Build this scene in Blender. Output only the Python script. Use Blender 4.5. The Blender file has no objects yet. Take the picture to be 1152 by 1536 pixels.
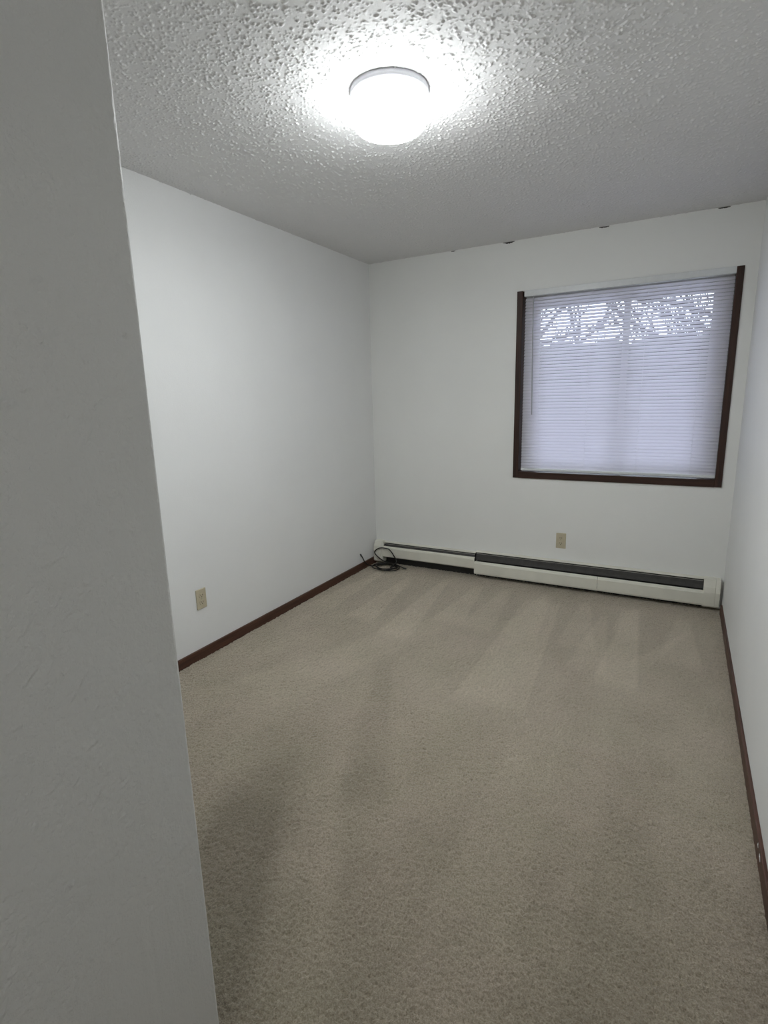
import bpy, bmesh, math, random
import numpy as np
from mathutils import Vector, Matrix

# ------------------------------------------------------------------ camera
S = bpy.context.scene
COL = S.collection
W, H = 2.586, 2.44          # room width, ceiling height; back wall is y = 0, room towards -y
F, YAW, PITCH, ROLL = 806.28, 0.506145, -0.209545, -0.025612
CAM = (2.27537, -3.95427, 1.40750)
cy_, sy_, cp_, sp_ = math.cos(YAW), math.sin(YAW), math.cos(PITCH), math.sin(PITCH)
fw = Vector((-sy_*cp_, cy_*cp_, sp_))
rt = Vector((cy_, sy_, 0))
up = rt.cross(fw)
c_, s_ = math.cos(ROLL), math.sin(ROLL)
rt2, up2 = c_*rt + s_*up, -s_*rt + c_*up
cam_data = bpy.data.cameras.new('camera')
cam = bpy.data.objects.new('camera', cam_data)
COL.objects.link(cam)
cam.matrix_world = Matrix(((rt2.x, up2.x, -fw.x, CAM[0]), (rt2.y, up2.y, -fw.y, CAM[1]),
                           (rt2.z, up2.z, -fw.z, CAM[2]), (0, 0, 0, 1)))
cam_data.sensor_fit = 'VERTICAL'
cam_data.sensor_height = 36.0
cam_data.lens = F/1536*36.0
cam_data.clip_start = 0.01
S.camera = cam

# ------------------------------------------------------------------ sky, exposure
world = bpy.data.worlds.new('overcast_sky')
S.world = world
world.use_nodes = True
bg = world.node_tree.nodes['Background']
bg.inputs['Color'].default_value = (0.80, 0.84, 1.0, 1)
bg.inputs["Strength"].default_value = 6.0
S.view_settings.view_transform = 'Standard'
S.view_settings.look = 'None'
S.view_settings.gamma = 1.0
S.view_settings.use_curve_mapping = False
S.view_settings.exposure = 0.0
LAMP_STRENGTH = 108.0
# added faint fill light in the hall behind the camera, brightens the near wall
hall_data = bpy.data.lights.new('hall_fill', 'AREA')
hall_data.shape = 'RECTANGLE'; hall_data.size = 0.8; hall_data.size_y = 0.8
hall_data.energy = 3.2
hall_data.color = (1.0, 0.97, 0.92)
hall = bpy.data.objects.new('hall_fill', hall_data)
COL.objects.link(hall)
hall.location = (2.05, -5.28, 1.35)
hall.rotation_euler = (math.radians(90), 0, 0)

# ------------------------------------------------------------------ materials
def new_mat(name):
    m = bpy.data.materials.new(name)
    m.use_nodes = True
    nt = m.node_tree
    return m, nt, nt.nodes['Principled BSDF']

def noise(nt, scale, detail=2.0, rough=0.5, coord=None):
    n = nt.nodes.new('ShaderNodeTexNoise')
    n.inputs['Scale'].default_value = scale
    n.inputs['Detail'].default_value = detail
    n.inputs['Roughness'].default_value = rough
    if coord is None:
        coord = nt.nodes.new('ShaderNodeTexCoord').outputs['Object']
    nt.links.new(coord, n.inputs['Vector'])
    return n

def ramp(nt, src, stops):
    r = nt.nodes.new('ShaderNodeValToRGB')
    e = r.color_ramp.elements
    e[0].position, e[0].color = stops[0][0], (*stops[0][1], 1)
    e[1].position, e[1].color = stops[1][0], (*stops[1][1], 1)
    for p, c in stops[2:]:
        x = e.new(p); x.color = (*c, 1)
    nt.links.new(src, r.inputs['Fac'])
    return r

def mix(nt, kind, fac, a, b):
    m = nt.nodes.new('ShaderNodeMix')
    m.data_type = 'RGBA'; m.blend_type = kind
    if isinstance(fac, float): m.inputs['Factor'].default_value = fac
    else: nt.links.new(fac, m.inputs['Factor'])
    for v, i in ((a, 6), (b, 7)):
        if isinstance(v, tuple): m.inputs[i].default_value = (*v, 1)
        else: nt.links.new(v, m.inputs[i])
    return m.outputs[2]

def bump(nt, b, src, strength, dist, prev=None):
    n = nt.nodes.new('ShaderNodeBump')
    n.inputs['Strength'].default_value = strength
    n.inputs['Distance'].default_value = dist
    nt.links.new(src, n.inputs['Height'])
    if prev: nt.links.new(prev.outputs[0], n.inputs['Normal'])
    nt.links.new(n.outputs[0], b.inputs['Normal'])
    return n

def paint(name, c, var=0.03, bs=160, bstr=0.25, rough=0.55, spec=0.3):
    m, nt, b = new_mat(name)
    lo = tuple(x*(1-var) for x in c)
    r = ramp(nt, noise(nt, 2.2, 4).outputs['Fac'], [(0.3, lo), (0.7, c)])
    nt.links.new(r.outputs['Color'], b.inputs['Base Color'])
    b.inputs['Roughness'].default_value = rough
    b.inputs['Specular IOR Level'].default_value = spec
    p = bump(nt, b, noise(nt, bs, 3).outputs['Fac'], bstr, 0.002)
    bump(nt, b, noise(nt, 22, 3).outputs['Fac'], 0.12, 0.004, p)
    return m

def plain(name, c, rough=0.5, spec=0.4, var=0.06, scale=40, metal=0.0):
    m, nt, b = new_mat(name)
    r = ramp(nt, noise(nt, scale, 3).outputs['Fac'], [(0.3, tuple(x*(1-var) for x in c)), (0.7, c)])
    nt.links.new(r.outputs['Color'], b.inputs['Base Color'])
    b.inputs['Roughness'].default_value = rough
    b.inputs['Specular IOR Level'].default_value = spec
    b.inputs['Metallic'].default_value = metal
    return m

def wood(name, axis, a, b_, rough=0.42):
    m, nt, b = new_mat(name)
    tc = nt.nodes.new('ShaderNodeTexCoord')
    mp = nt.nodes.new('ShaderNodeMapping')
    sc = [70, 70, 70]; sc[axis] = 3
    mp.inputs['Scale'].default_value = sc
    nt.links.new(tc.outputs['Object'], mp.inputs['Vector'])
    n = noise(nt, 1.0, 4, 0.6, mp.outputs[0])
    r = ramp(nt, n.outputs['Fac'], [(0.3, a), (0.75, b_)])
    nt.links.new(r.outputs['Color'], b.inputs['Base Color'])
    b.inputs['Roughness'].default_value = rough
    b.inputs['Specular IOR Level'].default_value = 0.35
    bump(nt, b, n.outputs['Fac'], 0.12, 0.001)
    return m

M = {}
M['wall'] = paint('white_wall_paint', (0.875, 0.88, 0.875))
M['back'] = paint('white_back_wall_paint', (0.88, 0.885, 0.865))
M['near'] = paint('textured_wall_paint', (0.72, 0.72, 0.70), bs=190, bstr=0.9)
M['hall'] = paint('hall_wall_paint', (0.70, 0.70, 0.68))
M['ceil'] = paint('popcorn_ceiling_paint', (0.79, 0.785, 0.785), bs=420, bstr=0.5, rough=0.7, spec=0.2)
DA, DB = (0.022, 0.010, 0.007), (0.060, 0.026, 0.017)
M['wood_x'] = wood('dark_wood_x', 0, DA, DB)
M['wood_y'] = wood('dark_wood_y', 1, (0.050, 0.022, 0.015), (0.12, 0.054, 0.035))
M['wood_z'] = wood('dark_wood_z', 2, DA, DB)
M['almond'] = plain('almond_plastic', (0.57, 0.51, 0.37), 0.4)
M['slot'] = plain('dark_slot', (0.05, 0.04, 0.03), 0.7)
M['screw'] = plain('screw_metal', (0.45, 0.42, 0.33), 0.35, metal=0.6)
M['enamel'] = plain('cream_enamel', (0.83, 0.815, 0.72), 0.38, 0.4, 0.08, 9)
M['fin'] = plain('dusty_grey_damper_metal', (0.06, 0.058, 0.054), 0.6, var=0.35, scale=25)
M['lip'] = plain('worn_grey_damper_lip', (0.42, 0.41, 0.38), 0.5)
M['dark'] = plain('dark_heater_inside', (0.045, 0.043, 0.04), 0.8)
M['copper'] = plain('dull_copper', (0.20, 0.11, 0.07), 0.45, metal=0.8)
M['cord'] = plain('black_cable_jacket', (0.016, 0.015, 0.014), 0.42, 0.45)
M['metal_tip'] = plain('cable_connector', (0.10, 0.10, 0.10), 0.35, metal=0.8)
M['pan'] = plain('white_lamp_pan', (0.72, 0.72, 0.76), 0.4)
M['vinyl'] = plain('white_vinyl_sash', (0.72, 0.72, 0.72), 0.4)
M['rail'] = plain('white_blind_rail', (0.74, 0.76, 0.77), 0.35)
M['wand'] = plain('clear_grey_wand', (0.45, 0.46, 0.48), 0.2)
M['string'] = plain('white_blind_cord', (0.85, 0.85, 0.88), 0.7)
M['bark'] = plain('dark_bark', (0.035, 0.03, 0.027), 0.9, scale=15, var=0.4)
M['hedge'] = plain('winter_hedge_leaves', (0.13, 0.135, 0.14), 0.9, scale=12, var=0.5)
M['ground'] = plain('snowy_ground', (0.84, 0.86, 0.92), 0.9, scale=0.7, var=0.15)
M['crack'] = plain('open_tape_joint', (0.07, 0.065, 0.06), 0.9)
M['scuff'] = plain('white_paint_scuff', (0.7, 0.7, 0.7), 0.6)

# translucent slats
m, nt, b = new_mat('translucent_white_slat')
out = nt.nodes['Material Output']
b.inputs['Base Color'].default_value = (0.76, 0.765, 0.78, 1)
b.inputs['Roughness'].default_value = 0.4
tr = nt.nodes.new('ShaderNodeBsdfTranslucent'); tr.inputs['Color'].default_value = (0.88, 0.835, 0.94, 1)
mx = nt.nodes.new('ShaderNodeMixShader'); mx.inputs[0].default_value = 0.42
nt.links.new(b.outputs[0], mx.inputs[1]); nt.links.new(tr.outputs[0], mx.inputs[2])
nt.links.new(mx.outputs[0], out.inputs['Surface'])
M['slat'] = m

# window glass
m, nt, b = new_mat('window_glass')
out = nt.nodes['Material Output']
nt.nodes.remove(b)
tp = nt.nodes.new('ShaderNodeBsdfTransparent'); tp.inputs[0].default_value = (0.93, 0.96, 0.95, 1)
gl = nt.nodes.new('ShaderNodeBsdfGlossy'); gl.inputs['Roughness'].default_value = 0.02
fr = nt.nodes.new('ShaderNodeFresnel')
mx = nt.nodes.new('ShaderNodeMixShader')
nt.links.new(fr.outputs[0], mx.inputs[0]); nt.links.new(tp.outputs[0], mx.inputs[1]); nt.links.new(gl.outputs[0], mx.inputs[2])
nt.links.new(mx.outputs[0], out.inputs['Surface'])
M['glass'] = m

# lit opal glass of the ceiling lamp (it is the light source)
m, nt, b = new_mat('lit_opal_glass')
b.inputs['Base Color'].default_value = (0.85, 0.87, 0.87, 1)
b.inputs['Roughness'].default_value = 0.25
b.inputs['Emission Color'].default_value = (0.955, 0.995, 1.0, 1)
# the bulbs sit low in the drum: its rim below the pan glows less than its lower half
tcl = nt.nodes.new('ShaderNodeTexCoord'); spl = nt.nodes.new('ShaderNodeSeparateXYZ')
nt.links.new(tcl.outputs['Object'], spl.inputs[0])
mr = nt.nodes.new('ShaderNodeMapRange')
mr.inputs['From Min'].default_value = H-0.018; mr.inputs['From Max'].default_value = H-0.126
nt.links.new(spl.outputs['Z'], mr.inputs['Value'])
g3 = ramp(nt, mr.outputs[0], [(0.0, (.02, .02, .02)), (0.68, (.36, .36, .36)), (0.92, (1, 1, 1))])
ml = nt.nodes.new('ShaderNodeMath'); ml.operation = 'MULTIPLY'; ml.inputs[1].default_value = LAMP_STRENGTH
nt.links.new(g3.outputs['Color'], ml.inputs[0])
nt.links.new(ml.outputs[0], b.inputs['Emission Strength'])
M['opal'] = m

# carpet
m, nt, b = new_mat('beige_carpet')
tc = nt.nodes.new('ShaderNodeTexCoord')
fine = ramp(nt, noise(nt, 210, 3, 0.7, tc.outputs['Object']).outputs['Fac'],
            [(0.32, (0.31, 0.256, 0.186)), (0.68, (0.72, 0.628, 0.505))])
blot = ramp(nt, noise(nt, 3.0, 4, 0.55, tc.outputs['Object']).outputs['Fac'],
            [(0.30, (0.93, 0.955, 0.92)), (0.70, (1.0, 0.99, 1.0))])
c1 = mix(nt, 'MULTIPLY', 1.0, fine.outputs['Color'], blot.outputs['Color'])
at = nt.nodes.new('ShaderNodeAttribute'); at.attribute_name = 'nap_and_shade'
nap_and_shade = ramp(nt, at.outputs['Fac'], [(0.0, (0.48, 0.48, 0.47)), (1.0, (1.08, 1.08, 1.08))])
c2 = mix(nt, 'MULTIPLY', 1.0, c1, nap_and_shade.outputs['Color'])
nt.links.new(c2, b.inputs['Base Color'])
b.inputs['Roughness'].default_value = 0.95
b.inputs['Specular IOR Level'].default_value = 0.1
nt.links.new(nap_and_shade.outputs['Color'], b.inputs['Sheen Weight'])
b.inputs['Sheen Roughness'].default_value = 0.5
b.inputs['Sheen Tint'].default_value = (1.0, 0.92, 0.80, 1)
bump(nt, b, noise(nt, 320, 3, 0.7, tc.outputs['Object']).outputs['Fac'], 0.8, 0.004)
M['carpet'] = m

# ------------------------------------------------------------------ helpers
def link(name, me, mat=None, parent=None, kind=None):
    o = bpy.data.objects.new(name, me)
    COL.objects.link(o)
    if mat is not None: me.materials.append(mat)
    if parent is not None: o.parent = parent
    if kind: o['kind'] = kind
    return o

def bm_obj(name, bm, mat=None, parent=None, kind=None, smooth=False):
    me = bpy.data.meshes.new(name)
    bmesh.ops.recalc_face_normals(bm, faces=bm.faces)
    bm.to_mesh(me); bm.free()
    if smooth:
        for p in me.polygons: p.use_smooth = True
    return link(name, me, mat, parent, kind)

def add_box(bm, x0, x1, y0, y1, z0, z1, bev=0.0, seg=2):
    r = bmesh.ops.create_cube(bm, size=1.0)
    for v in r['verts']:
        v.co = Vector(((x0+x1)/2 + v.co.x*(x1-x0), (y0+y1)/2 + v.co.y*(y1-y0), (z0+z1)/2 + v.co.z*(z1-z0)))
    if bev > 0:
        es = list({e for v in r['verts'] for e in v.link_edges})
        bmesh.ops.bevel(bm, geom=es, offset=bev, segments=seg, affect='EDGES', profile=0.5)

def box(name, x0, x1, y0, y1, z0, z1, mat, parent=None, bev=0.0, kind=None):
    bm = bmesh.new()
    add_box(bm, x0, x1, y0, y1, z0, z1, bev)
    return bm_obj(name, bm, mat, parent, kind)

def empty(name, loc, label=None, cat=None, group=None, kind=None):
    o = bpy.data.objects.new(name, None)
    o.empty_display_size = 0.1
    COL.objects.link(o)
    o.location = loc
    if label: o['label'] = label
    if cat: o['category'] = cat
    if group: o['group'] = group
    if kind: o['kind'] = kind
    return o

def adopt(root):
    """children are modelled in world coordinates: keep them there"""
    inv = Matrix.Translation(root.location).inverted()
    for ch in root.children:
        ch.matrix_parent_inverse = inv

def grid_mesh(name, P, mat, flip=False, smooth=True, kind=None, parent=None, attr=None):
    """P: (n, m, 3) array of points -> one quad grid"""
    n, mm = P.shape[:2]
    idx = np.arange(n*mm, dtype=np.int32).reshape(n, mm)
    q = np.stack([idx[:-1, :-1], idx[1:, :-1], idx[1:, 1:], idx[:-1, 1:]], -1).reshape(-1, 4)
    if flip: q = q[:, ::-1]
    q = np.ascontiguousarray(q)
    me = bpy.data.meshes.new(name)
    me.vertices.add(n*mm); me.loops.add(q.size); me.polygons.add(len(q))
    me.vertices.foreach_set('co', P.reshape(-1).astype(np.float32))
    me.loops.foreach_set('vertex_index', q.reshape(-1))
    me.polygons.foreach_set('loop_start', np.arange(0, q.size, 4, dtype=np.int32))
    me.update(calc_edges=True)
    me.polygons.foreach_set('use_smooth', np.full(len(q), smooth))
    if attr is not None:
        a = me.attributes.new(attr[0], 'FLOAT', 'POINT')
        a.data.foreach_set('value', attr[1].reshape(-1).astype(np.float32))
    return link(name, me, mat, parent, kind)

def sweep(bm, prof, x0, x1):
    """closed (y, z) profile extruded along x"""
    a = [bm.verts.new((x0, y, z)) for y, z in prof]
    b = [bm.verts.new((x1, y, z)) for y, z in prof]
    n = len(prof)
    for i in range(n):
        bm.faces.new((a[i], a[(i+1) % n], b[(i+1) % n], b[i]))
    bm.faces.new(a[::-1]); bm.faces.new(b)

def strip(line, t):
    """thin sheet: thickens an open (y, z) line into a closed profile"""
    L = [Vector(p) for p in line]
    off = []
    for i, p in enumerate(L):
        d = (L[min(i+1, len(L)-1)] - L[max(i-1, 0)]).normalized()
        off.append(p + Vector((-d.y, d.x))*t)
    return [tuple(p) for p in L] + [tuple(p) for p in reversed(off)]

def smooth_path(pts, n=8):
    P = [Vector(p) for p in pts]
    out = []
    for i in range(len(P)-1):
        p0, p1, p2, p3 = P[max(i-1, 0)], P[i], P[i+1], P[min(i+2, len(P)-1)]
        for k in range(n):
            t = k/n
            out.append(0.5*((2*p1) + (p2-p0)*t + (2*p0-5*p1+4*p2-p3)*t*t + (3*p1-p0-3*p2+p3)*t**3))
    out.append(P[-1])
    return out

def add_tube(bm, pts, r, seg=8):
    pts = [Vector(p) for p in pts]
    rad = r if isinstance(r, (list, tuple)) else [r]*len(pts)
    up_ = Vector((0.13, 0.2, 1)).normalized()
    rings = []
    for i, p in enumerate(pts):
        d = (pts[min(i+1, len(pts)-1)] - pts[max(i-1, 0)]).normalized()
        u = d.cross(up_)
        if u.length < 1e-3: u = d.cross(Vector((1, 0, 0)))
        u.normalize()
        v = u.cross(d).normalized()
        up_ = v
        rings.append([bm.verts.new(p + (u*math.cos(a)+v*math.sin(a))*rad[i])
                      for a in [2*math.pi*k/seg for k in range(seg)]])
    for a, b in zip(rings, rings[1:]):
        for k in range(seg):
            bm.faces.new((a[k], a[(k+1) % seg], b[(k+1) % seg], b[k]))
    bm.faces.new(rings[0][::-1]); bm.faces.new(rings[-1])

def add_lathe(bm, prof, cx, cy, seg=64):
    rings = [[bm.verts.new((cx+r*math.cos(2*math.pi*k/seg), cy+r*math.sin(2*math.pi*k/seg), z)) for k in range(seg)]
             for r, z in prof]
    for a, b in zip(rings, rings[1:]):
        for k in range(seg):
            bm.faces.new((a[k], a[(k+1) % seg], b[(k+1) % seg], b[k]))
    bm.faces.new(rings[0]); bm.faces.new(rings[-1][::-1])

def stamp_blobs(xs, ys, n, rmin, rmax, hmin, hmax, seed, power=1.0, box=None):
    """height field of n little rounded lumps on the grid xs x ys"""
    rng = np.random.default_rng(seed)
    Hh = np.zeros((len(xs), len(ys)), np.float32)
    bx = box or (xs[0], xs[-1], ys[0], ys[-1])
    cx = rng.uniform(bx[0], bx[1], n); cy = rng.uniform(bx[2], bx[3], n)
    u = rng.random(n)**power
    r = rmin + (rmax-rmin)*u
    h = (hmin + (hmax-hmin)*rng.random(n))*(0.55+0.45*u)
    el = rng.uniform(0.87, 1.15, n); an = rng.uniform(0, math.pi, n)
    i0 = np.searchsorted(xs, cx-r*1.4); i1 = np.searchsorted(xs, cx+r*1.4)
    j0 = np.searchsorted(ys, cy-r*1.4); j1 = np.searchsorted(ys, cy+r*1.4)
    ca, sa = np.cos(an), np.sin(an)
    for k in range(n):
        a, b, c, d = i0[k], i1[k], j0[k], j1[k]
        if b <= a or d <= c: continue
        X = (xs[a:b]-cx[k])[:, None]; Y = (ys[c:d]-cy[k])[None, :]
        U = (X*ca[k]+Y*sa[k])*el[k]; V = (-X*sa[k]+Y*ca[k])/el[k]
        q = 1-(U*U+V*V)/(r[k]*r[k])
        np.maximum(Hh[a:b, c:d], h[k]*np.sqrt(np.clip(q, 0, 1)), out=Hh[a:b, c:d])
    return Hh

def value_noise(n, m, cell, seed):
    rng = np.random.default_rng(seed)
    gx, gy = int(n/cell)+3, int(m/cell)+3
    g = rng.random((gx, gy))
    x = np.arange(n)/cell; y = np.arange(m)/cell
    xi, yi = x.astype(int), y.astype(int)
    fx, fy = x-xi, y-yi
    fx = (fx*fx*(3-2*fx))[:, None]; fy = (fy*fy*(3-2*fy))[None, :]
    a = g[np.ix_(xi, yi)]; b = g[np.ix_(xi+1, yi)]; c = g[np.ix_(xi, yi+1)]; d = g[np.ix_(xi+1, yi+1)]
    return (a*(1-fx)+b*fx)*(1-fy) + (c*(1-fx)+d*fx)*fy

rnd = random.Random(7)
YE = -5.3                      # far end of the hall behind the camera
KX, KY = 1.5125, -3.3543       # outside corner of the near wall

# ------------------------------------------------------------------ setting
# ceiling: sprayed popcorn texture as real relief
xs = np.arange(-0.02, W+0.03, 0.0030)
ys = np.concatenate([[YE-0.05, -4.2, -3.4], np.arange(-2.95, -1.65, 0.0027), np.arange(-1.65, 0.03, 0.0050)])
Hc = stamp_blobs(xs, ys, 50000, 0.0028, 0.0066, 0.0018, 0.0050, 3, 3.2, (-0.02, W+0.02, -2.95, 0.03))
Hc[:, :3] = 0
P = np.zeros((len(xs), len(ys), 3), np.float32)
P[..., 0] = xs[:, None]; P[..., 1] = ys[None, :]; P[..., 2] = H + 0.001 - Hc
ceiling = grid_mesh('ceiling', P, M['ceil'], flip=True, kind='structure')
# open, flaked spots in the joint with the back wall
for (x0, x1, d) in ((1.085, 1.165, 0.018), (1.71, 1.77, 0.010), (2.36, 2.42, 0.007), (0.70, 0.73, 0.005)):
    bm = bmesh.new()
    n = 12
    top = [bm.verts.new((x0+(x1-x0)*i/n, -0.0015, H-0.0025)) for i in range(n+1)]
    mid = [bm.verts.new((x0+(x1-x0)*i/n, -0.004-d*0.5*math.sin(math.pi*i/n)*rnd.uniform(.5, 1), H-0.0055)) for i in range(n+1)]
    bot = [bm.verts.new((x0+(x1-x0)*i/n, -0.0015, H-0.006-d*math.sin(math.pi*i/n)*rnd.uniform(.2, 1)*0.55)) for i in range(n+1)]
    for i in range(n):
        bm.faces.new((top[i], top[i+1], mid[i+1], mid[i]))
        bm.faces.new((mid[i], mid[i+1], bot[i+1], bot[i]))
    o = bm_obj('ceiling_crack', bm, M['crack'], ceiling)
    o['label'] = 'dark flaked crack in the joint of ceiling and back wall'

# floor: carpet with real tufts, nap turned by the vacuum cleaner
xs = np.arange(-0.01, W+0.02, 0.0042)
ys = np.concatenate([[YE-0.05, -4.6, -3.9], np.arange(-3.42, -1.9, 0.0040), np.arange(-1.9, 0.02, 0.0072)])
rng = np.random.default_rng(11)
nx, ny = len(xs), len(ys)
tuft = 0.5*value_noise(nx, ny, 1.5, 5) + 0.5*rng.random((nx, ny))
Hf = (tuft-0.75)*0.0135
X, Y = np.meshgrid(xs, ys, indexing='ij')
nap_and_shade = np.full((nx, ny), 0.62)
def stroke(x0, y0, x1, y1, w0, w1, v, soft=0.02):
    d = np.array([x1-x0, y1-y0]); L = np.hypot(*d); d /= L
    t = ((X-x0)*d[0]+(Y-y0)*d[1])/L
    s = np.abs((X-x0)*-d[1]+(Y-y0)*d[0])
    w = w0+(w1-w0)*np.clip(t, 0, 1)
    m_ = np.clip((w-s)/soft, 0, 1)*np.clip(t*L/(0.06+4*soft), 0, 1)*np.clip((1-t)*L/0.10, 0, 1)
    nap_and_shade[:] = nap_and_shade + v*m_
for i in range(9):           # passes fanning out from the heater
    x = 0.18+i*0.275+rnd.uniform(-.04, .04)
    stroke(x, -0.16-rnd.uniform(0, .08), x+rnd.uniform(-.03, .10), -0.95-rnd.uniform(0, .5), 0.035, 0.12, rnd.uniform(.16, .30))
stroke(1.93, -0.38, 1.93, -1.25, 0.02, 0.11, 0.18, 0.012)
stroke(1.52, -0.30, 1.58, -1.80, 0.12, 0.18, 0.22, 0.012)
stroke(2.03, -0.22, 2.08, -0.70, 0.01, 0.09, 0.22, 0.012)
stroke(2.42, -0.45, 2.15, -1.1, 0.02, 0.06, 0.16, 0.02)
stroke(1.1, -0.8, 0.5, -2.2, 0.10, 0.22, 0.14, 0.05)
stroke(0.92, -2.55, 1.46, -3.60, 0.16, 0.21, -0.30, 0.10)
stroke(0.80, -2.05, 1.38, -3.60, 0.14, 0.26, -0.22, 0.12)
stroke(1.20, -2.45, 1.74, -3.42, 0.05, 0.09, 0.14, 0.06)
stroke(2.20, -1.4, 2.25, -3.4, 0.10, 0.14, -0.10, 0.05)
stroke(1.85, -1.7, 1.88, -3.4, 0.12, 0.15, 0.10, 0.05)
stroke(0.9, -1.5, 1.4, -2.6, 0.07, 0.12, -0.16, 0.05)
nap_and_shade -= 0.30*np.clip(1-(-Y-0.06)/0.22, 0, 1)      # untrodden, dustier strip along the heater
nap_and_shade += 0.16*(value_noise(nx, ny, 24, 8)-0.5)*np.ones_like(nap_and_shade)
# light falloff towards the camera, painted into the pile colour
nap_and_shade -= (0.20+0.16*value_noise(nx, ny, 60, 41))*np.clip((-Y-2.1)/1.0, 0, 1)
P = np.stack([X, Y, Hf], -1)
floor = grid_mesh('floor', P, M['carpet'], kind='structure', attr=('nap_and_shade', np.clip(nap_and_shade, 0, 1)))

box('wall_left', -0.12, 0, YE, 0.12, -0.02, H+0.05, M['wall'], kind='structure')
box('wall_right', W+0.004, W+0.124, YE, 0.12, -0.02, H+0.05, M['wall'], kind='structure')
WX0, WX1, WZ0, WZ1 = 1.195, 2.521, 0.800, 2.106          # window opening
bm = bmesh.new()
add_box(bm, -0.12, WX0, 0, 0.18, -0.02, H+0.05)
add_box(bm, WX1, W+0.124, 0, 0.18, -0.02, H+0.05)
add_box(bm, WX0, WX1, 0, 0.18, -0.02, WZ0)
add_box(bm, WX0, WX1, 0, 0.18, WZ1, H+0.05)
bm_obj('wall_back', bm, M['back'], kind='structure')
box('wall_front', -0.12, W+0.124, YE-0.12, YE, -0.02, H+0.05, M['hall'], kind='structure')

# near wall: trowelled plaster with rounded outside corner, real trowel marks near the corner
R = 0.006
prof = [(-0.05, KY, 0, 1), (0.8, KY, 0, 1)]
for x in np.arange(KX-0.05, KX-R, 0.006): prof.append((x, KY, 0, 1))
for a in np.linspace(90, 0, 9):
    ca, sa = math.cos(math.radians(a)), math.sin(math.radians(a))
    prof.append((KX-R+R*ca, KY-R+R*sa, ca, sa))
for y in np.arange(KY-R-0.002, -3.82, -0.0026): prof.append((KX, y, 1, 0))
prof += [(KX, -4.2, 1, 0), (KX, YE-0.02, 1, 0)]
prof = np.array(prof)
zs = np.concatenate([[-0.02, 0.30], np.arange(0.50, 2.04, 0.0026), [2.2, H+0.02]])
yy = prof[:, 1]
Hn = np.zeros((len(prof), len(zs)), np.float32)
face = (prof[:, 2] > 0.99) & (yy > -3.83)
Yn, Zn = np.meshgrid(yy, zs, indexing='ij')
rng = np.random.default_rng(21)
def mark(y, z, L, w, h, ang):
    dy, dz = Yn-y, Zn-z
    U = dy*math.cos(ang)+dz*math.sin(ang); V = -dy*math.sin(ang)+dz*math.cos(ang)
    Hn[:] += 2.0*h*np.exp(-(U/L)**2-(V/w)**2)
for k in range(480):
    z = rng.uniform(0.5, 1.65); y = rng.uniform(-3.80, -3.37)
    near_ = (-y-3.36)/0.4
    if rng.random() > 0.25+near_: continue
    if rng.random() < 0.55:
        mark(y, z, rng.uniform(.004, .014), rng.uniform(.0015, .0028), rng.uniform(.0006, .0016)*rng.choice([1, 1, 1, -0.6]), rng.normal(0.75, 0.22))
    else:
        mark(y, z, rng.uniform(.0025, .005), rng.uniform(.0025, .004), rng.uniform(.0005, .0013)*rng.choice([1, -0.7]), 0)
for y, z, L, w, h, a in ((-3.592, .695, .004, .0026, .0042, .7), (-3.386, 1.511, .005, .0026, -.0026, -.3),
                         (-3.57, 1.408, .014, .0028, .0024, .6), (-3.580, 1.418, .010, .0025, .0020, .35),
                         (-3.545, 1.43, .006, .003, .002, .5), (-3.50, 1.432, .004, .003, .0016, .8),
                         (-3.546, .985, .012, .0022, .0020, .75), (-3.53, 1.005, .016, .0018, .0016, .75),
                         (-3.526, .974, .003, .0022, .0024, 1.2), (-3.454, 1.001, .006, .0022, .0018, .7),
                         (-3.545, .795, .030, .0016, .0014, .8), (-3.603, 1.04, .010, .002, .0015, .7),
                         (-3.534, 1.51, .0035, .003, .0020, .2)):
    mark(y, z, L, w, h, a)
Hn += 0.0010*value_noise(len(prof), len(zs), 2.2, 33)*value_noise(len(prof), len(zs), 30, 34)*2
Hn += 0.0012*(value_noise(len(prof), len(zs), 5, 31)-0.5)
Hn *= face[:, None]
P = np.zeros((len(prof), len(zs), 3), np.float32)
P[..., 0] = prof[:, None, 0]+prof[:, None, 2]*Hn
P[..., 1] = prof[:, None, 1]+prof[:, None, 3]*Hn
P[..., 2] = zs[None, :]
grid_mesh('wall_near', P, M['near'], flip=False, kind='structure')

# baseboards
def baseboard(name, pts, mat):
    bm = bmesh.new()
    (x0, x1, y0, y1) = pts
    add_box(bm, x0, x1, y0, y1, -0.01, 0.055, 0.003)
    return bm_obj(name, bm, mat, kind='structure')
baseboard('baseboard_left', (-0.004, 0.011, KY, -0.004), M['wood_y'])
br = baseboard('baseboard_right', (W-0.007, W+0.008, YE, -0.088), M['wood_y'])
baseboard('baseboard_near', (0.011, KX-0.004, KY-0.004, KY+0.011), M['wood_x'])
for (y, z, l) in ((-2.20, 0.045, 0.010), (-2.245, 0.040, 0.022)):
    bm = bmesh.new()
    add_tube(bm, [(W-0.0072, y-l*0.5, z-0.008), (W-0.0078, y, z), (W-0.0072, y+l*0.5, z+0.003)], [0.0008, 0.002, 0.0008], 6)
    o = bm_obj('paint_scuff', bm, M['scuff'], br)
    o['label'] = 'white paint scuff on dark baseboard'

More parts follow.
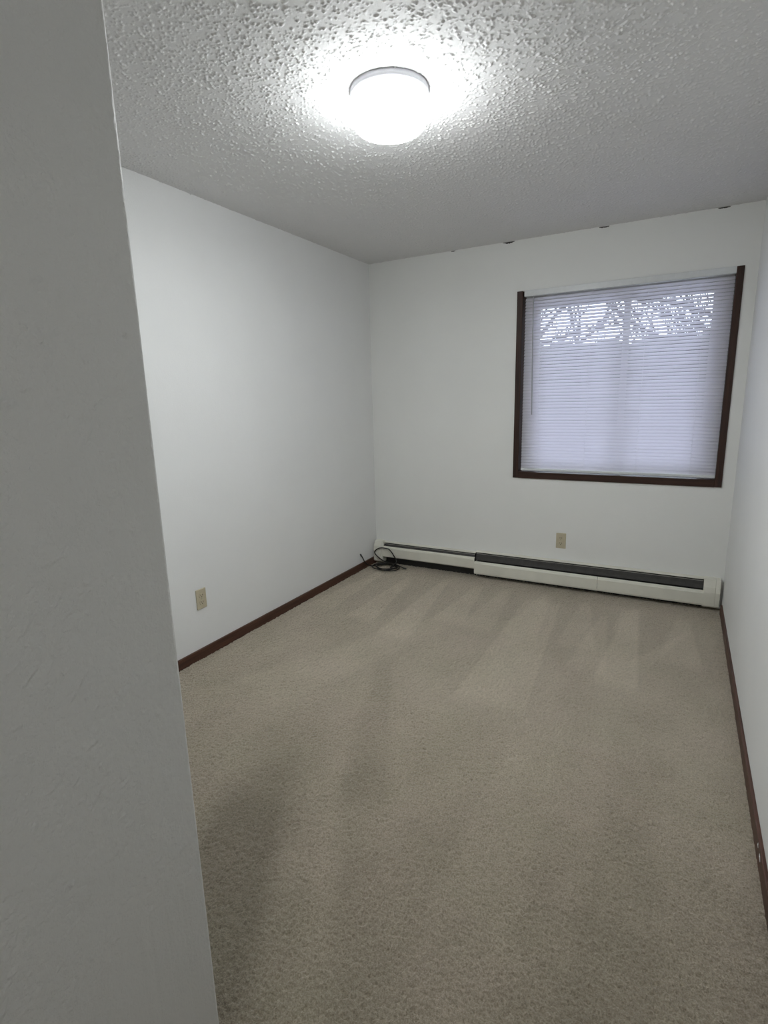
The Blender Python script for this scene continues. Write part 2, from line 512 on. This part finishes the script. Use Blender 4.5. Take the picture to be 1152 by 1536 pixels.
# ------------------------------------------------------------------ window
win = empty('window_1', (1.858, 0.05, WZ0), kind='structure')
CW = 0.038
def part(name, *a, mat, bev=0.002, root=win): return box(name, *a, mat, root, bev)
part('side_casing', WX0-0.001, WX0+CW, -0.010, 0.175, WZ0, WZ1, mat=M['wood_z'])
part('side_casing', WX1-CW, WX1+0.001, -0.010, 0.175, WZ0, WZ1, mat=M['wood_z'])
part('sill', WX0+CW, WX1-CW, -0.010, 0.036, WZ0-0.001, WZ0+0.047, mat=M['wood_x'])
part('outer_sill', WX0+CW, WX1-CW, 0.0365, 0.19, WZ0-0.001, WZ0+0.0095, mat=M['vinyl'])
part('head_jamb', WX0+CW, WX1-CW, 0.036, 0.175, WZ1-0.02, WZ1+0.001, mat=M['wood_x'])
SX0, SX1, SZ0, SZ1 = WX0+CW, WX1-CW, WZ0+0.010, WZ1-0.02
bm = bmesh.new()
for a in ((SX0, SX0+0.05, SZ0, SZ1), (SX1-0.05, SX1, SZ0, SZ1), (SX0+0.05, SX1-0.05, SZ0, SZ0+0.018), (SX0+0.05, SX1-0.05, SZ1-0.035, SZ1)):
    add_box(bm, a[0], a[1], 0.10, 0.17, a[2], a[3])
bm_obj('window_frame', bm, M['vinyl'], win)
for (a, b_, y0) in ((SX0+0.05, 1.915, 0.108), (1.880, SX1-0.05, 0.138)):
    sash = empty('sash', (0.5*(a+b_), y0, SZ0)); sash.parent = win
    z0, z1, q = SZ0+0.018, SZ1-0.035, 0.05
    lq, rq = (q, 0.037) if a < 1.5 else (0.037, q)
    for r in ((a, a+lq, z0, z1), (b_-rq, b_, z0, z1), (a+lq, b_-rq, z0, z0+0.03), (a+lq, b_-rq, z1-q, z1)):
        box('sash_rail', r[0], r[1], y0, y0+0.026, r[2], r[3], M['vinyl'], sash, 0.002)
    box('pane', a+lq-0.006, b_-rq+0.006, y0+0.011, y0+0.015, z0+0.024, z1-q+0.006, M['glass'], sash)
    adopt(sash)
adopt(win)

# mini blind
blind = empty('window_blind', (1.866, 0.012, 0.86),
              'white mini blind with closed thin slats in the dark wooden window frame', 'blind')
BX0, BX1 = 1.249, 2.4815
box('headrail', BX0-0.004, BX1+0.001, -0.014, 0.026, 2.067, 2.1065, M['rail'], blind, 0.002)
box('bottom_rail', BX0, BX1, -0.001, 0.023, 0.8565, 0.874, M['rail'], blind, 0.003)
def slat_mesh(tilt):
    bm = bmesh.new()
    n = 6
    wd, arc = 0.0252, 0.0022
    line = []
    for i in range(n+1):
        t = i/n-0.5
        u, v = t*wd, arc*(1-4*t*t)
        ca, sa = math.cos(tilt), math.sin(tilt)
        line.append((u*ca+v*sa*1.0, u*sa-v*ca))      # room edge low, outer edge high, crown to the room
    L = [Vector(p) for p in line]
    r0 = [bm.verts.new((-(BX1-BX0)/2, p.x, p.y)) for p in L]
    r1 = [bm.verts.new(((BX1-BX0)/2, p.x, p.y)) for p in L]
    for i in range(n):
        bm.faces.new((r0[i], r1[i], r1[i+1], r0[i+1]))
    me = bpy.data.meshes.new('slat')
    bm.to_mesh(me); bm.free()
    for p in me.polygons: p.use_smooth = True
    me.materials.append(M['slat'])
    return me
TILT = math.radians(53.5)
meshes = [slat_mesh(TILT+math.radians(d)) for d in (-1.4, -0.7, 0, 0.6, 1.2)]
N = 55
for i in range(N):
    z = 0.886+i*(2.046-0.886)/(N-1)
    me = rnd.choice(meshes)
    o = bpy.data.objects.new('slat', me)
    COL.objects.link(o); o.parent = blind
    o.location = ((BX0+BX1)/2, 0.011, z)
    o.rotation_euler = (0, rnd.uniform(-.0007, .0007), 0)
for x in (1.372, 1.690, 2.022, 2.338):
    bm = bmesh.new()
    add_tube(bm, [(x, -0.0035, 0.874), (x, -0.0035, 2.068)], 0.0007, 5)
    add_tube(bm, [(x, 0.0255, 0.874), (x, 0.0255, 2.068)], 0.0007, 5)
    bm_obj('ladder_cord', bm, M['string'], blind)
bm = bmesh.new()
add_tube(bm, [(1.309, -0.0175, 2.066), (1.309, -0.0185, 2.050), (1.316, -0.0185, 1.60), (1.3225, -0.0185, 1.262)], [0.002, 0.0035, 0.0035, 0.0038], 6)
bm_obj('tilt_wand', bm, M['wand'], blind)
adopt(blind)

# outside the window
bm = bmesh.new()
add_box(bm, -40, 40, 0.5, 60, -1.3, -1.0)
g = bm_obj('floor_outside', bm, M['ground'], kind='structure')

hb = bmesh.new()
rh = random.Random(12)
for i in range(70):
    x = -16+i*0.40+rh.uniform(-.1, .1)
    hh = 3.80+0.06*math.sin(i*0.7)+rh.uniform(-.06, .06)
    r = bmesh.ops.create_icosphere(hb, subdivisions=3, radius=1.0)
    sx, sy, sz = rh.uniform(.5, .8), rh.uniform(.6, .9), hh/2+0.1
    y = 13+rh.uniform(-.5, .5)
    for v in r['verts']:
        k = 1+0.10*math.sin(v.co.x*9+i)*math.sin(v.co.z*11)+rh.uniform(-.07, .07)
        v.co = Vector((x+v.co.x*sx*k, y+v.co.y*sy*k, -1.0+hh/2-0.08+math.copysign(abs(v.co.z)**0.4, v.co.z)*sz*(1+(k-1)*0.25)))
hedge = bm_obj('hedge', hb, M['hedge'], kind='stuff')
hedge['label'] = 'dull grey green hedge outdoors beyond the blind slats'
hedge['category'] = 'hedge'

def bare_tree(x, y, label, seed, levels, spread, lean, length, r0):
    root = empty('bare_tree', (x, y, -1.0), label, 'tree')
    q = random.Random(seed)
    bt = bmesh.new(); bb = bmesh.new()
    add_tube(bt, [(x, y, -1.05), (x+.05, y, 0.6), (x-.05, y+.1, 1.8), (x+.1, y+.1, 3.2), (x, y+.2, 5.4)], [0.2, 0.16, 0.14, 0.11, 0.05], 10)
    def branch(p, d, L, r, depth):
        pts = [p]; dd = d.normalized()
        for i in range(4):
            dd = (dd+Vector((q.uniform(-.2, .2), q.uniform(-.2, .2), q.uniform(-.12, .2)))).normalized()
            pts.append(pts[-1]+dd*L/4)
        add_tube(bb, pts, [r, r*.85, r*.7, r*.55, r*.4], 5)
        if depth:
            for i in (1, 2, 3, 4):
                for s in (-1, 1):
                    nd = (dd+Vector((q.uniform(-.8, .8), q.uniform(-.5, .5), q.uniform(-.4, .8)))).normalized()
                    branch(pts[i], nd, L*q.uniform(.4, .6), r*.5, depth-1)
    for k in range(levels):
        z = 0.7+k*3.8/levels
        a = q.uniform(-spread, spread) + (math.pi if k % 3 == 0 else 0)
        branch(Vector((x, y+.08, z)), Vector((math.cos(a), math.sin(a)*.6, q.uniform(*lean))), q.uniform(*length), r0, 2)
    bm_obj('trunk', bt, M['bark'], root)
    bm_obj('branches', bb, M['bark'], root, kind='stuff')
    adopt(root)
bare_tree(-1.1, 6.2, 'bare tree outdoors whose slanting branches break the slits in the left half of the blind', 5, 13, 0.5, (0.7, 1.3), (2.4, 3.4), 0.055)
bare_tree(2.9, 9.0, 'bare twiggy tree outdoors dimming the slits in the right half of the blind', 9, 34, 1.2, (0.1, 0.9), (1.4, 2.8), 0.050)

# ------------------------------------------------------------------ ceiling lamp
LX, LY = 1.300, -2.080
lamp = empty('ceiling_light', (LX, LY, H), 'round white ceiling light with glowing opal glass drum shade', 'ceiling light')
bm = bmesh.new()
add_lathe(bm, [(0.135, H+0.004), (0.136, H-0.016), (0.133, H-0.020), (0.120, H-0.021)], LX, LY)
bm_obj('lamp_pan', bm, M['pan'], lamp, smooth=True)
bm = bmesh.new()
pr = [(0.118, H-0.018), (0.1265, H-0.020), (0.1285, H-0.030), (0.1285, H-0.085)]
for a in np.linspace(0, 90, 9)[1:]:
    pr.append((0.0985+0.030*math.cos(math.radians(a)), H-0.090-0.032*math.sin(math.radians(a))))
pr += [(0.06, H-0.1245), (0.02, H-0.1255)]
add_lathe(bm, pr, LX, LY)
bm_obj('glass_shade', bm, M['opal'], lamp, smooth=True)
adopt(lamp)

# ------------------------------------------------------------------ outlets
def outlet(name, label):
    root = empty(name, (0, 0, 0), label, 'outlet')
    bm = bmesh.new(); add_box(bm, -0.035, 0.035, -0.006, 0.001, -0.0575, 0.0575, 0.0035, 3)
    bm_obj('wall_plate', bm, M['almond'], root)
    for s in (1, -1):
        bm = bmesh.new()
        zc = 0.0195*s
        prof = []
        for k in range(20):
            a = 2*math.pi*k/20
            prof.append((0.0170*math.cos(a), max(-0.0125, min(0.0125, 0.0170*math.sin(a)))+zc))
        lo = [bm.verts.new((x, -0.004, z)) for x, z in prof]
        hi = [bm.verts.new((x*.96, -0.0085, zc+(z-zc)*.96)) for x, z in prof]
        for k in range(20): bm.faces.new((lo[k], lo[(k+1) % 20], hi[(k+1) % 20], hi[k]))
        bm.faces.new(hi)
        rc = bm_obj('receptacle', bm, M['almond'], root)
        bm = bmesh.new()
        add_box(bm, -0.0080, -0.0052, -0.0089, -0.006, zc-0.001, zc+0.0075)
        add_box(bm, 0.0052, 0.0080, -0.0089, -0.006, zc-0.001, zc+0.0075)
        add_box(bm, -0.0025, 0.0025, -0.0089, -0.006, zc-0.0095, zc-0.0045)
        bm_obj('socket_slots', bm, M['slot'], rc)
    bm = bmesh.new()
    add_tube(bm, [(0, -0.004, 0), (0, -0.0075, 0)], [0.0036, 0.003], 10)
    bm_obj('screw', bm, M['screw'], root)
    return root
o = outlet('wall_outlet', 'almond duplex outlet low on the white left wall above the dark baseboard')
o.location = (0, -1.977, 0.339); o.rotation_euler = (0, 0, math.radians(90))
o = outlet('wall_outlet', 'almond duplex outlet on the back wall below the window, above the heater')
o.location = (1.561, 0, 0.350)

# ------------------------------------------------------------------ baseboard heaters
def heater(label, x0, x1, front, panels, cap, damper_line, loc, top):
    root = empty('baseboard_heater', loc, label, 'heater')
    bm = bmesh.new()
    sweep(bm, strip([(-0.0015, -0.004), (-0.0015, top-0.005), (-0.005, top), (-0.030, top-0.003), (-0.036, top-0.006), (-0.036, top-0.0105)], 0.0015), x0, x1)
    bm_obj('back_plate', bm, M['enamel'], root)
    bm = bmesh.new()
    sweep(bm, [(-0.006, -0.004), (-0.006, top-0.008), (-0.0045, top-0.008), (-0.0045, -0.004)], x0+0.002, x1-0.002)
    bm_obj('inner_lining', bm, M['dark'], root)
    for a, b_ in panels:
        bm = bmesh.new(); sweep(bm, strip(front, 0.0016), a, b_)
        bm_obj('front_panel', bm, M['enamel'], root)
    bm = bmesh.new(); sweep(bm, strip(damper_line, 0.0014), x0+0.006, x1-0.006)
    da = bm_obj('damper', bm, M['fin'], root)
    yl, zl = damper_line[-1]
    bm = bmesh.new(); add_box(bm, x0+0.006, x1-0.006, yl-0.002, yl+0.003, zl-0.0005, zl+0.0022)
    bm_obj('damper_lip', bm, M['lip'], da)
    bm = bmesh.new()
    add_tube(bm, [(x0+0.01, -0.034, 0.085), (x1-0.01, -0.034, 0.085)], 0.010, 10)
    bm_obj('heating_pipe', bm, M['copper'], root)
    bm = bmesh.new()
    x = x0+0.03
    while x < x1-0.03:
        add_box(bm, x, x+0.0008, -0.058, -0.010, 0.058, 0.112); x += 0.008
    bm_obj('heating_fins', bm, M['fin'], root, kind='stuff')
    if cap:
        a, b_, seam = cap
        pc = [(0.0, 0.018), (-0.060, 0.018), (-0.072, 0.030), (-0.0735, 0.120), (-0.068, 0.155), (-0.048, top-0.004), (-0.036, top+0.001), (0.0, top+0.002)]
        bm = bmesh.new(); sweep(bm, [(y, z) for y, z in pc], a, seam-0.0006 if seam > 0 else b_)
        bm_obj('end_cap', bm, M['enamel'], root)
        if seam > 0:
            bm = bmesh.new()
            sweep(bm, [(y*0.975, 0.018+(z-0.018)*0.992) for y, z in pc], seam+0.0006, b_)
            bm_obj('end_cap', bm, M['enamel'], root)
    adopt(root)
    return root
# left unit: panel lifted, narrow slot above and a dark gap below
heater('cream baseboard heater at left with narrow top slot, behind the coiled black cable', 0.010, 0.921,
       [(-0.050, 0.072), (-0.060, 0.068), (-0.0635, 0.074), (-0.0635, 0.142), (-0.060, 0.152), (-0.048, 0.1575)], [(0.094, 0.921)],
       (0.012, 0.098, 0.085), [(-0.044, 0.158), (-0.036, 0.168), (-0.032, 0.174)], (0.466, 0, 0), 0.196)
# right unit: panel low, wide open slot with damper
heater('longer cream baseboard heater at right with wide dark open slot, under the window', 0.923, 2.484,
       [(-0.052, 0.036), (-0.062, 0.028), (-0.070, 0.030), (-0.0735, 0.040), (-0.0735, 0.112), (-0.068, 0.124), (-0.056, 0.128)],
       [(0.923, 1.8325), (1.8345, 2.482)], (2.479, 2.573, 2.546),
       [(-0.046, 0.136), (-0.038, 0.160), (-0.032, 0.184)], (1.70, 0, 0), 0.206)

# ------------------------------------------------------------------ black cable
cable = empty('coaxial_cable', (0.185, -0.15, 0.0), 'loose coil of black cable on the carpet in the back left corner', 'cable')
pts = [(0.004, -0.279, 0.131), (0.016, -0.275, 0.112), (0.021, -0.262, 0.085), (0.022, -0.245, 0.062), (0.028, -0.215, 0.030), (0.05, -0.17, 0.008), (0.080, -0.112, 0.009)]
rc_ = random.Random(3)
turns = 3.6
n = 44
for i in range(n):
    a = math.radians(150)-2*math.pi*turns*i/n
    k = i/n
    rx = 0.108-0.022*math.sin(k*9)-0.012*k
    ry = 0.082-0.014*math.cos(k*7)-0.008*k
    pts.append((0.180+0.012*math.sin(k*5)+rx*math.cos(a), -0.165+0.01*math.cos(k*6)+ry*math.sin(a), 0.008+0.020*k+0.003*math.sin(i*1.3)))
pts += [(0.245, -0.098, 0.045), (0.212, -0.088, 0.100), (0.176, -0.085, 0.140), (0.150, -0.084, 0.1495), (0.090, -0.084, 0.149),
        (0.045, -0.084, 0.128), (0.028, -0.085, 0.102), (0.050, -0.088, 0.075), (0.105, -0.095, 0.046), (0.17, -0.105, 0.034), (0.235, -0.11, 0.030),
        (0.285, -0.116, 0.020), (0.322, -0.122, 0.010)]
bm = bmesh.new()
add_tube(bm, smooth_path(pts, 5), 0.0047, 7)
bm_obj('cable_jacket', bm, M['cord'], cable, smooth=True)
for p, q in (((0.322, -0.122, 0.010), (0.350, -0.126, 0.009)), ((0.010, -0.277, 0.121), (0.003, -0.280, 0.137))):
    bm = bmesh.new()
    p, q = Vector(p), Vector(q)
    add_tube(bm, [p, p.lerp(q, .65), p.lerp(q, .66), q], [0.0068, 0.0068, 0.0056, 0.0056], 8)
    bm_obj('cable_connector', bm, M['metal_tip'], cable)
adopt(cable)
